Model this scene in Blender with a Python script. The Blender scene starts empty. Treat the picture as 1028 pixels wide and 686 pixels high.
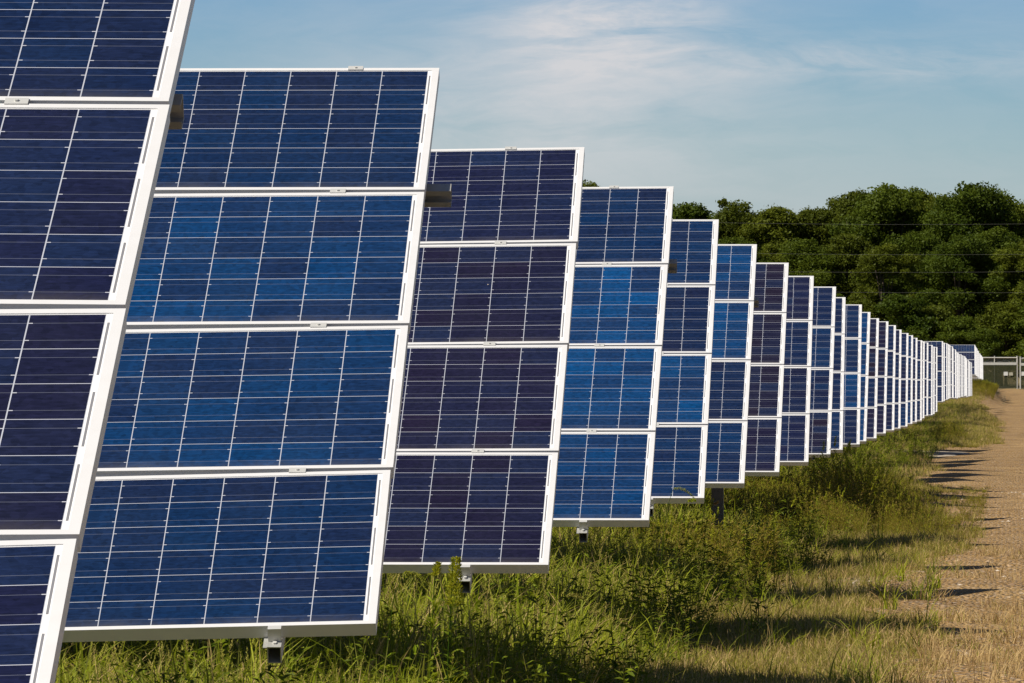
import bpy, bmesh, math, random
import numpy as np
from mathutils import Vector, Matrix
random.seed(7); rng = np.random.default_rng(11)
R = math.radians
scn = bpy.context.scene
C = scn.collection

# ------------------------------------------------------------------ helpers
def tag(o, label=None, cat=None, group=None, kind=None):
    if label: o['label'] = label
    if cat: o['category'] = cat
    if group: o['group'] = group
    if kind: o['kind'] = kind
    return o
def empty(name, loc, rz=0.0):
    o = bpy.data.objects.new(name, None); C.objects.link(o)
    o.location = loc; o.rotation_euler = (0, 0, rz); o.empty_display_size = .3
    return o
def put(name, me, parent=None, loc=(0, 0, 0), rot=(0, 0, 0), coll=None):
    o = bpy.data.objects.new(name, me); (coll or C).objects.link(o)
    o.location = loc; o.rotation_euler = rot
    if parent: o.parent = parent
    return o
class MB:
    def __init__(s): s.v = []; s.f = []; s.m = []
    def box(s, x0, x1, y0, y1, z0, z1, m=0, M=None):
        p = [(x0,y0,z0),(x1,y0,z0),(x1,y1,z0),(x0,y1,z0),(x0,y0,z1),(x1,y0,z1),(x1,y1,z1),(x0,y1,z1)]
        if M: p = [tuple(M @ Vector(q)) for q in p]
        b = len(s.v); s.v += p
        for f in ((3,2,1,0),(4,5,6,7),(0,1,5,4),(1,2,6,5),(2,3,7,6),(3,0,4,7)):
            s.f.append([b+i for i in f]); s.m.append(m)
    def tube(s, pts, rad, n=8, m=0, cap=True):
        pts = [Vector(p) for p in pts]
        if not hasattr(rad, '__len__'): rad = [rad]*len(pts)
        rings = []
        for i, p in enumerate(pts):
            d = (pts[min(i+1, len(pts)-1)] - pts[max(i-1, 0)]).normalized()
            a = d.cross(Vector((0, 0, 1)))
            if a.length < 1e-3: a = d.cross(Vector((0, 1, 0)))
            a.normalize(); c = d.cross(a); b = len(s.v)
            for k in range(n):
                t = 2*math.pi*k/n
                s.v.append(tuple(p + (a*math.cos(t) + c*math.sin(t))*rad[i]))
            rings.append(b)
        for i in range(len(rings)-1):
            for k in range(n):
                s.f.append([rings[i]+k, rings[i]+(k+1) % n, rings[i+1]+(k+1) % n, rings[i+1]+k]); s.m.append(m)
        if cap:
            s.f.append([rings[0]+k for k in range(n)][::-1]); s.m.append(m)
            s.f.append([rings[-1]+k for k in range(n)]); s.m.append(m)
    def extr(s, prof, x0, x1, M=None, m=0):
        """closed profile in (y,z) extruded along x"""
        n = len(prof); b = len(s.v)
        p = [(x0, y, z) for y, z in prof] + [(x1, y, z) for y, z in prof]
        if M: p = [tuple(M @ Vector(q)) for q in p]
        s.v += p
        for k in range(n):
            s.f.append([b+k, b+(k+1) % n, b+n+(k+1) % n, b+n+k]); s.m.append(m)
        s.f.append([b+k for k in range(n)][::-1]); s.m.append(m); s.f.append([b+n+k for k in range(n)]); s.m.append(m)
    def mesh(s, name, mats, bevel=0, smooth=False):
        me = bpy.data.meshes.new(name); me.from_pydata(s.v, [], s.f)
        for m in (mats if isinstance(mats, (list, tuple)) else [mats]): me.materials.append(m)
        me.polygons.foreach_set('material_index', s.m)
        if bevel or True:
            bm = bmesh.new(); bm.from_mesh(me)
            bmesh.ops.recalc_face_normals(bm, faces=bm.faces)
            if bevel:
                bmesh.ops.bevel(bm, geom=bm.edges[:], offset=bevel, segments=1, affect='EDGES', profile=.5)
            bm.to_mesh(me); bm.free()
        if smooth: me.polygons.foreach_set('use_smooth', [True]*len(me.polygons))
        me.update(); return me

# ------------------------------------------------------------------ materials
def newmat(name):
    m = bpy.data.materials.new(name); m.use_nodes = True
    nt = m.node_tree; nt.nodes.clear()
    out = nt.nodes.new('ShaderNodeOutputMaterial')
    return m, nt, out
def N(nt, t, **k):
    n = nt.nodes.new(t)
    for a, b in k.items(): setattr(n, a, b)
    return n
def L(nt, a, b): nt.links.new(a, b)
def math_(nt, op, a, b=None, c=None, clamp=False):
    n = nt.nodes.new('ShaderNodeMath'); n.operation = op; n.use_clamp = clamp
    for i, x in enumerate((a, b, c)):
        if x is None: continue
        if isinstance(x, (int, float)): n.inputs[i].default_value = x
        else: nt.links.new(x, n.inputs[i])
    return n.outputs[0]
def mix(nt, f, a, b, bt='MIX'):
    n = nt.nodes.new('ShaderNodeMix'); n.data_type = 'RGBA'; n.blend_type = bt
    for s, x in ((n.inputs[0], f), (n.inputs[6], a), (n.inputs[7], b)):
        if isinstance(x, (int, float)): s.default_value = x
        elif isinstance(x, (tuple, list)): s.default_value = (*x[:3], 1)
        else: nt.links.new(x, s)
    return n.outputs[2]
def ramp(nt, fac, stops, interp='LINEAR'):
    n = nt.nodes.new('ShaderNodeValToRGB'); cr = n.color_ramp; cr.interpolation = interp
    while len(cr.elements) < len(stops): cr.elements.new(.5)
    for e, (p, c) in zip(cr.elements, stops):
        e.position = p; e.color = (*c, 1) if isinstance(c, (tuple, list)) else (c, c, c, 1)
    nt.links.new(fac, n.inputs[0]); return n.outputs[0]
def noise(nt, vec, scale, detail=3, rough=.5):
    n = nt.nodes.new('ShaderNodeTexNoise'); n.inputs['Scale'].default_value = scale
    n.inputs['Detail'].default_value = detail; n.inputs['Roughness'].default_value = rough
    if vec is not None: nt.links.new(vec, n.inputs['Vector'])
    return n.outputs[0]
def princ(nt, out, base, rough=.5, metal=0.0, spec=.5, normal=None):
    p = nt.nodes.new('ShaderNodeBsdfPrincipled')
    for s, x in (('Base Color', base), ('Roughness', rough), ('Metallic', metal), ('Specular IOR Level', spec)):
        if isinstance(x, (int, float)): p.inputs[s].default_value = x
        elif isinstance(x, (tuple, list)): p.inputs[s].default_value = (*x[:3], 1)
        else: nt.links.new(x, p.inputs[s])
    if normal: nt.links.new(normal, p.inputs['Normal'])
    nt.links.new(p.outputs[0], out.inputs[0]); return p
def bump(nt, h, dist=.01, strength=.5):
    b = nt.nodes.new('ShaderNodeBump'); b.inputs['Distance'].default_value = dist; b.inputs['Strength'].default_value = strength
    nt.links.new(h, b.inputs['Height']); return b.outputs[0]

PW, PH, CP, CPY = 1.66, .992, .1585, .158      # module size and cell pitches
PITCH = PH + .018
def m_cells():
    m, nt, out = newmat('cells')
    tc = N(nt, 'ShaderNodeTexCoord'); sx = N(nt, 'ShaderNodeSeparateXYZ'); L(nt, tc.outputs['Object'], sx.inputs[0])
    oi = N(nt, 'ShaderNodeObjectInfo')
    cx = math_(nt, 'DIVIDE', math_(nt, 'SUBTRACT', math_(nt, 'MULTIPLY', sx.outputs[0], -1), .0375), CP)
    cy = math_(nt, 'DIVIDE', math_(nt, 'SUBTRACT', sx.outputs[1], .022), CPY)
    fx, fy = math_(nt, 'FRACT', cx), math_(nt, 'FRACT', cy)
    ix, iy = math_(nt, 'FLOOR', cx), math_(nt, 'FLOOR', cy)
    def edge(f, w):  # 1 near an integer
        a = math_(nt, 'ABSOLUTE', math_(nt, 'SUBTRACT', f, .5))
        return math_(nt, 'GREATER_THAN', a, .5-w)
    gap = math_(nt, 'MAXIMUM', edge(fx, .0090), edge(fy, .0085))
    # margin outside the ten by six cells
    ins = math_(nt, 'MULTIPLY', math_(nt, 'MULTIPLY', math_(nt, 'GREATER_THAN', cx, 0), math_(nt, 'LESS_THAN', cx, 10)),
                math_(nt, 'MULTIPLY', math_(nt, 'GREATER_THAN', cy, 0), math_(nt, 'LESS_THAN', cy, 6)))
    white = math_(nt, 'MAXIMUM', gap, math_(nt, 'SUBTRACT', 1, ins))
    # busbars, two per cell, with bright solder ends on alternating sides
    def near(f, c, w): return math_(nt, 'LESS_THAN', math_(nt, 'ABSOLUTE', math_(nt, 'SUBTRACT', f, c)), w)
    bus = math_(nt, 'MAXIMUM', near(fy, .25, .0062), near(fy, .75, .0062))
    bt = math_(nt, 'MAXIMUM', near(fy, .25, .011), near(fy, .75, .011))
    par = math_(nt, 'MODULO', iy, 2)
    fxa = mix_f = math_(nt, 'ABSOLUTE', math_(nt, 'SUBTRACT', fx, par))
    tick = math_(nt, 'MULTIPLY', bt, math_(nt, 'LESS_THAN', fxa, .065))
    # colour of every cell
    cmb = N(nt, 'ShaderNodeCombineXYZ'); L(nt, ix, cmb.inputs[0]); L(nt, iy, cmb.inputs[1]); L(nt, math_(nt, 'MULTIPLY', oi.outputs['Random'], 91), cmb.inputs[2])
    wn = N(nt, 'ShaderNodeTexWhiteNoise'); L(nt, cmb.outputs[0], wn.inputs[0])
    base = oi.outputs['Color']
    cell = mix(nt, math_(nt, 'MULTIPLY', wn.outputs['Value'], .72), base, (.007, .0085, .027))
    wn2 = N(nt, 'ShaderNodeSeparateColor'); L(nt, wn.outputs['Color'], wn2.inputs[0])
    cell = mix(nt, math_(nt, 'MULTIPLY', math_(nt, 'POWER', wn2.outputs[1], 2.0), .35), cell, (.005, .024, .072))
    # polycrystalline grain: stretched crystals
    mp = N(nt, 'ShaderNodeMapping'); mp.inputs['Scale'].default_value = (22, 120, 1); L(nt, tc.outputs['Object'], mp.inputs[0])
    g1 = noise(nt, mp.outputs[0], 1, 3, .6)
    vo = N(nt, 'ShaderNodeTexVoronoi'); vo.inputs['Scale'].default_value = 70; L(nt, tc.outputs['Object'], vo.inputs['Vector'])
    gr = math_(nt, 'ADD', math_(nt, 'MULTIPLY', g1, .9), math_(nt, 'MULTIPLY', vo.outputs['Color'], .35))
    cell = mix(nt, .8, cell, mix(nt, 1, cell, ramp(nt, gr, [(.30, .50), (.92, 1.95)]), 'MULTIPLY'))
    # thin film of dust, a little heavier along the bottom of each cell row
    d = noise(nt, tc.outputs['Object'], 3.0, 5, .6)
    cell = mix(nt, math_(nt, 'MULTIPLY', ramp(nt, d, [(.4, 0.0), (.8, 1.0)]), .022), cell, (.22, .26, .34))
    col = mix(nt, math_(nt, 'MULTIPLY', bus, .25), cell, (.34, .37, .46))
    col = mix(nt, math_(nt, 'MULTIPLY', tick, .75), col, (.62, .64, .70))
    col = mix(nt, white, col, mix(nt, ins, (.78, .78, .78), (.43, .45, .51)))
    # dark ribbons in the side margins
    xm = math_(nt, 'MULTIPLY', sx.outputs[0], -1)
    rib = math_(nt, 'MULTIPLY', math_(nt, 'GREATER_THAN', xm, .0270), math_(nt, 'LESS_THAN', xm, .0325))
    ph = math_(nt, 'MODULO', cy, 2)
    rib = math_(nt, 'MULTIPLY', rib, math_(nt, 'LESS_THAN', math_(nt, 'ABSOLUTE', math_(nt, 'SUBTRACT', ph, 1)), .76))
    col = mix(nt, math_(nt, 'MULTIPLY', rib, .85), col, (.10, .10, .12))
    # specks of dirt
    sp = N(nt, 'ShaderNodeTexVoronoi'); sp.inputs['Scale'].default_value = 3.2
    va = N(nt, 'ShaderNodeVectorMath', operation='ADD'); L(nt, tc.outputs['Object'], va.inputs[0])
    c3 = N(nt, 'ShaderNodeCombineXYZ'); L(nt, math_(nt, 'MULTIPLY', oi.outputs['Random'], 53), c3.inputs[0]); L(nt, c3.outputs[0], va.inputs[1])
    L(nt, va.outputs[0], sp.inputs['Vector'])
    col = mix(nt, math_(nt, 'MULTIPLY', math_(nt, 'LESS_THAN', sp.outputs['Distance'], .016), .7), col, (.03, .03, .03))
    bd = N(nt, 'ShaderNodeTexVoronoi'); bd.inputs['Scale'].default_value = 1.5; L(nt, va.outputs[0], bd.inputs['Vector'])
    col = mix(nt, math_(nt, 'MULTIPLY', math_(nt, 'LESS_THAN', bd.outputs['Distance'], .013), .8), col, (.62, .52, .38))
    lowd = math_(nt, 'MULTIPLY', ramp(nt, sx.outputs[1], [(.02, 1.0), (.075, 0.0)]), ramp(nt, d, [(.35, 0.0), (.7, .16)]))
    col = mix(nt, lowd, col, (.36, .32, .26))
    p = princ(nt, out, col, ramp(nt, d, [(.3, .10), (.7, .22)]), 0, .22)
    return m
def m_simple(name, col, rough=.5, metal=0.0, spec=.5, nscale=0, namt=.2, ncol=(.1, .1, .1), bmp=0):
    m, nt, out = newmat(name)
    base = col
    if nscale:
        tc = N(nt, 'ShaderNodeTexCoord')
        n = noise(nt, tc.outputs['Object'], nscale, 5, .6)
        base = mix(nt, math_(nt, 'MULTIPLY', ramp(nt, n, [(.35, 0.0), (.75, 1.0)]), namt), col, ncol)
        nm = bump(nt, n, bmp) if bmp else None
    else: nm = None
    princ(nt, out, base, rough, metal, spec, nm)
    return m
M_CELL = m_cells()
M_FRAME = m_simple('anodised_frame', (.74, .74, .75), .42, .15, .5, 14, .25, (.62, .60, .57))
M_GALV = m_simple('galvanised_steel', (.50, .50, .48), .5, .45, .5, 25, .5, (.30, .29, .27))
M_CLAMP = m_simple('clamp_aluminium', (.60, .60, .58), .45, .3)
M_PILE = m_simple('weathered_pile', (.22, .20, .18), .7, .2, .4, 12, .6, (.10, .09, .08))
M_BACK = m_simple('backsheet', (.7, .7, .7), .6)
M_BLACK = m_simple('black_cable', (.02, .02, .02), .5)

def foliage(name, c0, c1, trans=.35, dry=None, dryamt=0.0, rough=.55):
    """leaf colour runs between c0 and c1 with the per-leaf 'tint' attribute and per plant"""
    m, nt, out = newmat(name)
    at = N(nt, 'ShaderNodeAttribute'); at.attribute_name = 'tint'
    oi = N(nt, 'ShaderNodeObjectInfo')
    f = math_(nt, 'ADD', math_(nt, 'MULTIPLY', at.outputs['Fac'], .6), math_(nt, 'MULTIPLY', oi.outputs['Random'], .4))
    col = mix(nt, f, c0, c1)
    if dry:
        ap = N(nt, 'ShaderNodeAttribute'); ap.attribute_name = 'dry'
        col = mix(nt, math_(nt, 'MULTIPLY', ap.outputs['Fac'], dryamt), col, dry)
    d = N(nt, 'ShaderNodeBsdfPrincipled'); L(nt, col, d.inputs['Base Color']); d.inputs['Roughness'].default_value = rough
    d.inputs['Specular IOR Level'].default_value = .10
    t = N(nt, 'ShaderNodeBsdfTranslucent')
    hs = N(nt, 'ShaderNodeHueSaturation'); hs.inputs['Value'].default_value = 1.3; hs.inputs['Hue'].default_value = .49; L(nt, col, hs.inputs['Color'])
    L(nt, hs.outputs[0], t.inputs[0])
    mx = N(nt, 'ShaderNodeMixShader'); mx.inputs[0].default_value = trans
    L(nt, d.outputs[0], mx.inputs[1]); L(nt, t.outputs[0], mx.inputs[2]); L(nt, mx.outputs[0], out.inputs[0])
    return m
M_GREEN = foliage('green_blades', (.030, .078, .004), (.42, .48, .014), .38, (.50, .38, .15), 1.0)
M_OLIVE = foliage('olive_turf', (.065, .090, .008), (.33, .31, .028), .3, (.50, .36, .16), 1.0)
M_WEED = foliage('weed_leaves', (.034, .080, .004), (.27, .34, .012), .34, (.30, .20, .06), .8)
M_BRUSH = foliage('brush_leaves', (.045, .068, .004), (.30, .29, .014), .32, (.33, .22, .06), .8)
M_GOLD = foliage('goldenrod_flowers', (.26, .30, .02), (.46, .44, .03), .3)
M_TREE = foliage('tree_leaves', (.026, .050, .005), (.115, .150, .012), .35)
M_TREE2 = foliage('tree_leaves_warm', (.045, .062, .006), (.130, .155, .013), .35)
M_BARK = m_simple('bark', (.13, .10, .075), .9, 0, .2, 3, .6, (.05, .04, .03), .05)

# ------------------------------------------------------------------ camera
F = 7300.0; W0 = 1028.0
psi, th = math.atan(497/F), math.atan(22/F)
EYE = Vector((0, 0, 1.5))
cam = bpy.data.cameras.new('camera'); co = bpy.data.objects.new('camera', cam); C.objects.link(co)
co.location = EYE; co.rotation_euler = (math.pi/2 + th, 0, psi)
cam.sensor_width = 36; cam.lens = 36*F/W0; cam.clip_start = .5; cam.clip_end = 6000
scn.camera = co
fw = Vector((-math.sin(psi)*math.cos(th), math.cos(psi)*math.cos(th), math.sin(th)))
rt = Vector((math.cos(psi), math.sin(psi), 0)); up = rt.cross(fw)
def at(x, y, Y):                              # photograph pixel at northing Y -> place in the field
    r = fw*F + rt*(x-514) + up*(343-y); return EYE + r*(Y/r.y)

# ------------------------------------------------------------------ terrain
RY = [0, 30, 60, 95, 135, 202, 211, 222, 400, 425, 440, 590, 606, 625, 700, 3000]
RZ = [0, 0, -.10, -.24, -.40, -.57, -.52, -.36, -.97, -.45, .06, -.56, -.66, -.70, -.6, 2]
GY = [0, 30, 60, 130, 200, 250, 350, 400, 500, 620, 700, 3000]
GZ = [0, 0, -.12, -.40, -.57, -.62, -.9, -.98, -.86, -.72, -.6, 2]
def ground(X, Y):
    X = np.asarray(X, float); Y = np.asarray(Y, float)
    a = np.interp(Y, RY, RZ); b = np.interp(Y, GY, GZ)
    w = np.clip((X+1.75)/1.9, 0, 1); w = w*w*(3-2*w)
    z = a*(1-w) + b*w
    z = z + .035*np.sin(X*1.9+Y*.23)*np.sin(Y*.31+1.3) + .02*np.sin(X*4.1+2)*np.sin(Y*.77)
    return z
def gz(x, y): return float(ground(x, y))
def strip_mesh(name, xs, ys, zoff, mat, xfun=None):
    X, Y = np.meshgrid(xs, ys)
    if xfun is not None: X = xfun(X, Y)
    Z = ground(X, Y) + zoff
    nx, ny = len(xs), len(ys)
    v = np.stack([X, Y, Z], -1).reshape(-1, 3)
    i = np.arange(ny-1)[:, None]*nx + np.arange(nx-1)[None, :]
    f = np.stack([i, i+1, i+1+nx, i+nx], -1).reshape(-1, 4)
    me = bpy.data.meshes.new(name); me.from_pydata(v.tolist(), [], f.tolist()); me.materials.append(mat)
    me.polygons.foreach_set('use_smooth', [True]*len(me.polygons)); me.update()
    return me
def m_soil():
    m, nt, out = newmat('soil_and_thatch')
    tc = N(nt, 'ShaderNodeTexCoord'); v = tc.outputs['Object']
    a = noise(nt, v, .8, 6, .65); b = noise(nt, v, 14, 5, .7); c = noise(nt, v, 90, 3, .6)
    col = mix(nt, ramp(nt, a, [(.42, 0.0), (.6, 1.0)]), (.27, .19, .10), (.10, .10, .028))
    col = mix(nt, ramp(nt, b, [(.4, 0.0), (.7, .7)]), col, (.30, .22, .12))
    col = mix(nt, ramp(nt, c, [(.45, 0.0), (.6, .5)]), col, (.06, .055, .02))
    princ(nt, out, col, .95, 0, .2, bump(nt, b, .03, .8)); return m
def m_gravel():
    m, nt, out = newmat('tan_gravel')
    tc = N(nt, 'ShaderNodeTexCoord'); v = tc.outputs['Object']
    a = noise(nt, v, .5, 5, .6); b = noise(nt, v, 6, 6, .7); 
    vo = N(nt, 'ShaderNodeTexVoronoi'); vo.inputs['Scale'].default_value = 28; L(nt, v, vo.inputs['Vector'])
    vs = N(nt, 'ShaderNodeTexVoronoi'); vs.inputs['Scale'].default_value = 75; L(nt, v, vs.inputs['Vector'])
    sc = N(nt, 'ShaderNodeSeparateColor'); L(nt, vo.outputs['Color'], sc.inputs[0])
    ss = N(nt, 'ShaderNodeSeparateColor'); L(nt, vs.outputs['Color'], ss.inputs[0])
    col = mix(nt, ramp(nt, a, [(.35, 0.0), (.65, 1.0)]), (.30, .165, .052), (.54, .335, .12))
    col = mix(nt, math_(nt, 'MULTIPLY', ss.outputs[0], .55), col, mix(nt, ss.outputs[1], (.16, .090, .036), (.52, .345, .155)))
    col = mix(nt, ramp(nt, sc.outputs[0], [(.6, 0.0), (.9, .6)]), col, mix(nt, sc.outputs[1], (.25, .19, .14), (.60, .52, .44)))
    col = mix(nt, ramp(nt, b, [(.5, 0.0), (.72, .6)]), col, (.30, .20, .10))
    h = math_(nt, 'ADD', math_(nt, 'MULTIPLY', vo.outputs['Distance'], -1), math_(nt, 'MULTIPLY', b, .8))
    princ(nt, out, col, .92, 0, .2, bump(nt, h, .07, 1.0)); return m
ys = np.concatenate([np.arange(-60, 0, 10), np.arange(0, 140, .5), np.arange(140, 660, 2.0), np.array([680, 720, 800, 1000, 1500, 3000.])])
xs = np.concatenate([[-1500, -400, -120, -60, -30, -18], np.arange(-12, 8.01, .4), [12, 20, 40, 90, 300, 1500]])
o = put('ground', strip_mesh('ground', xs, ys, 0, m_soil())); tag(o, 'grassy uneven ground of the solar field', 'ground', kind='structure')
def wig(Y, s=0.0):
    return .16*np.sin(Y*.21+s)+.10*np.sin(Y*.83+2*s)+.07*np.sin(Y*2.3+s)+.05*np.sin(Y*5.1)
def road_x(X, Y):
    # left edge of the road wanders between about -0.9 and -0.2 m
    le = np.interp(Y, [0, 34, 46, 62, 76, 84, 94, 108, 120, 150, 168, 178, 270, 290, 430, 450, 700], [-.5, -.55, -.85, -.62, -.58, -.85, -1.15, -1.3, -1.5, -1.75, -1.6, -.55, -.45, -1.1, -1.5, -.7, -.6]) + wig(Y)*.8
    t = (X+.5)/(4.9)
    return le + t*(4.7 + wig(Y, 2) - le)
rx = -.5 + 4.9*np.linspace(0, 1, 30)
o = put('gravel_road', strip_mesh('gravel_road', rx, np.concatenate([np.arange(-20, 140, .35), np.arange(140, 621, 1.0)]), .012, m_gravel(), road_x))
tag(o, 'tan gravel road running past the array ends to the gate', 'road', kind='structure')
def blob_strip(x0, x1, y0, y1, name, seed):
    """a patch with an uneven outline lying on the ground"""
    r = np.random.default_rng(seed); n = 40; v = []; cx, cy = (x0+x1)/2, (y0+y1)/2
    for k in range(n):
        a = 2*math.pi*k/n; q = 1 + r.uniform(-.18, .14)
        v.append((cx+(x1-x0)/2*math.cos(a)*q, cy+(y1-y0)/2*math.sin(a)*q))
    P = [(cx, cy, gz(cx, cy)+.02)]; fs = []
    for s in (.5, 1):
        for (x, y) in v: X = cx+(x-cx)*s; Y = cy+(y-cy)*s; P.append((X, Y, gz(X, Y)+.02))
    for k in range(n):
        fs.append((0, 1+k, 1+(k+1) % n)); fs.append((1+k, 1+n+k, 1+n+(k+1) % n, 1+(k+1) % n))
    me = bpy.data.meshes.new(name); me.from_pydata(P, [], fs); me.materials.append(bpy.data.materials['pale_gravel'])
    return put(name, me)
mg = m_simple('pale_gravel', (.38, .32, .25), .9, 0, .2, 18, .8, (.22, .18, .13), .03)
o = blob_strip(-3.2, -.9, 152, 164, 'gravel_path', 5); tag(o, 'pale gravel crossing strip between the grass patches', 'path', kind='structure')

# ------------------------------------------------------------------ solar arrays
TILT = math.asin(1.795/4.022)
def panel_mesh():
    b = MB(); b.box(-PW+.010, -.010, .010, PH-.010, -.008, -.0025, 0)
    b.box(-.90, -.76, .74, .86, -.030, -.0085, 1)      # junction box beneath
    return b.mesh('solar_panel', [M_CELL, M_BLACK])
def frame_mesh():
    b = MB(); T = .040; lw, ls = .020, .0235
    # hollow-section frame: wall and lip on each side, butted at the corners
    b.box(-.0095, 0, 0, PH, -T, 0); b.box(-PW, -PW+.0095, 0, PH, -T, 0)
    b.box(-PW+.0095, -.0095, 0, .0095, -T, 0); b.box(-PW+.0095, -.0095, PH-.0095, PH, -T, 0)
    b.box(-ls, -.0095, .0095, PH-.0095, -.0022, 0); b.box(-PW+.0095, -PW+ls, .0095, PH-.0095, -.0022, 0)
    b.box(-PW+ls, -ls, .0095, lw, -.0022, 0); b.box(-PW+ls, -ls, PH-lw, PH-.0095, -.0022, 0)
    b.box(-.030, -.0095, .0095, PH-.0095, -T, -T+.002); b.box(-PW+.0095, -PW+.030, .0095, PH-.0095, -T, -T+.002)
    return b.mesh('frame', M_FRAME)
ME_P, ME_F = panel_mesh(), frame_mesh()
def clamp_mesh():
    b = MB(); b.box(-.026, .026, -.015, .015, .0005, .003); b.tube([(0, 0, .003), (0, 0, .007)], .005, 6); b.box(-.018, .018, -.007, .007, -.04, .0)
    return b.mesh('clamp', M_CLAMP)
def endclamp_mesh():
    b = MB(); b.box(-.020, .020, -.012, .010, .0005, .004); b.box(-.020, .020, -.012, -.001, -.046, .0005)
    b.box(-.020, .020, -.034, -.012, -.046, -.042); b.tube([(0, -.022, -.042), (0, -.022, -.034)], .007, 6)
    return b.mesh('end_clamp', M_CLAMP)
ME_C, ME_EC = clamp_mesh(), endclamp_mesh()
def rail_mesh():
    """open hollow rail under the panels, running up the slope"""
    b = MB(); h, w, t = .055, .021, .003; y0, y1 = -2.075, 2.06
    b.box(-w, -w+t, y0, y1, -h, 0); b.box(w-t, w, y0, y1, -h, 0)
    b.box(-w+t, w-t, y0, y1, -t, 0); b.box(-w+t, w-t, y0, y1, -h, -h+t)
    b.box(-w-.012, -w, y0, y1, -.006, -.002)
    return b.mesh('rail', M_GALV)
ME_R = rail_mesh()
def purlin_mesh(length, over):
    """C section opening down the slope, sticking out past the end frame"""
    b = MB(); h, d, t = .060, .055, .003
    b.box(-length, over, 0, t, -h, 0); b.box(-length, over, -d, 0, -t, 0); b.box(-length, over, -d, 0, -h, -h+t)
    b.box(-length, over, -d, -d+t, -.018, -t); b.box(-length, over, -d, -d+t, -h+t, -h+.018)
    return b.mesh('purlin', M_GALV)
PUR = {}
def post_mesh(h):
    b = MB(); w, d, t = .045, .05, .005
    b.box(-w, w, -d, -d+t, -.5, h); b.box(-w, -w+t, -d+t, d, -.5, h); b.box(w-t, w, -d+t, d, -.5, h)
    b.box(-w-.01, w+.01, -d-.008, -d-.001, h-.16, h-.02)
    return b.mesh('post', M_PILE)
BL = {'b': (.0010, .028, .098), 'B': (.0010, .041, .138), 'n': (.0034, .0105, .040), 'm': (.0020, .0160, .058),
      'p': (.0090, .0062, .019), 'P': (.0108, .0066, .014), 'q': (.0060, .0070, .027)}
HUES = {'b': 'blue', 'B': 'bright blue', 'n': 'navy', 'm': 'mid blue', 'p': 'dark purple', 'P': 'dark plum', 'q': 'dark indigo'}
ORD = ['front', 'second', 'third', 'fourth', 'fifth', 'sixth', 'seventh', 'eighth', 'ninth', 'tenth', 'eleventh', 'twelfth', 'thirteenth',
       'fourteenth', 'fifteenth', 'sixteenth', 'seventeenth', 'eighteenth', 'nineteenth', 'twentieth', 'twenty-first', 'twenty-second',
       'twenty-third', 'twenty-fourth', 'twenty-fifth']
def make_array(Xt, Xb, Yc, Zc, cols, hues, rolls, label, group, overhang=0.0, roff=.335, detail=2, postoff=1.15):
    g = gz((Xt+Xb)/2-1, Yc)
    Xm = (Xt+Xb)/2; yaw = (Xb-Xt)/3.6
    r = empty('solar_array', (Xm, Yc, g), yaw); tag(r, label, 'solar array', group)
    hz = Zc-g
    ct, st = math.cos(TILT), math.sin(TILT)
    def P(s, n=0.0): return (ct*s - st*n, hz + st*s + ct*n)      # slope coordinate -> local y,z
    for c in range(cols):
        for i in range(4):                                       # i = 0 top
            s0 = 2.011 - i*PITCH - PH
            y, z = P(s0); ro = rolls[i]
            x = -c*(PW+.02)
            pn = put('solar_panel', ME_P, r, (x + ro*st*PH*.9, y, z + ro*x), (TILT, -ro, 0))
            k = hues[i] if c == 0 else random.choice(hues)
            bc = BL[k]; j = random.uniform(.9, 1.1)
            pn.color = (bc[0]*j, bc[1]*j, bc[2]*j, 1)
            if c == 0: pn['label'] = HUES[k] + ' cell panel in a white frame'
            put('frame', ME_F, pn)
    W = cols*(PW+.02)
    if detail:
        for c in range(cols if detail > 1 else 1):
            for off in (roff, PW-.335):
                x = -c*(PW+.02) - off
                y, z = P(0, -.0415); put('rail', ME_R, r, (x, y, z + rolls[3]*x*.5), (TILT, 0, 0))
                if c == 0 and detail > 1:
                    for i in range(5):
                        s = 2.011 - i*PITCH + .009
                        if i == 4:
                            y, z = P(-2.011+ -.017); put('end_clamp', ME_EC, r, (x, y, z + rolls[3]*x), (TILT, -rolls[3], 0))
                        else:
                            y, z = P(s if i else 2.006); put('clamp', ME_C, r, (x, y, z+rolls[min(i, 3)]*x), (TILT, 0, 0))
        for key, s in ((overhang, 1.27), (0.0, -1.1)):
            kk = (round(W, 2), key)
            if kk not in PUR: PUR[kk] = purlin_mesh(W-.3, key if key else -.25)
            y, z = P(s, -.098); put('purlin', PUR[kk], r, (0, y, z), (TILT, 0, 0))
        xp = postoff
        while xp < W:
            for s in (-.10,):
                y, z = P(s, -.18)
                kk = ('post', round(z, 1))
                if kk not in PUR: PUR[kk] = post_mesh(round(z, 1))
                put('post', PUR[kk], r, (-xp, y, 0))
            xp += 3.3
    return r
# measured ends of the first rows: x of the top corner, x of the bottom corner, height of the middle of the slope
ROWS = [(-1.835, -1.775, 1.617, 'nqpq'), (-1.961, -1.879, 1.626, 'mbbm'), (-1.912, -1.850, 1.584, 'qppp'), (-1.866, -1.829, 1.596, 'mBBb'),
        (-1.923, -1.872, 1.565, 'mnBm'), (-1.937, -1.905, 1.527, 'BBnm'), (-1.925, -1.896, 1.492, 'PPPp'), (-1.911, -1.867, 1.470, 'qnqq'),
        (-1.874, -1.850, 1.446, 'nmnP'), (-1.943, -1.898, 1.401, 'nnnm'), (-1.902, -1.859, 1.376, 'mmbn'), (-1.936, -1.926, 1.332, 'bbbb'),
        (-1.952, -1.927, 1.292, 'PPnp'), (-1.936, -1.921, 1.290, 'ppqp'), (-1.932, -1.909, 1.268, 'nnnq'), (-1.948, -1.916, 1.228, 'qnnn')]
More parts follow.
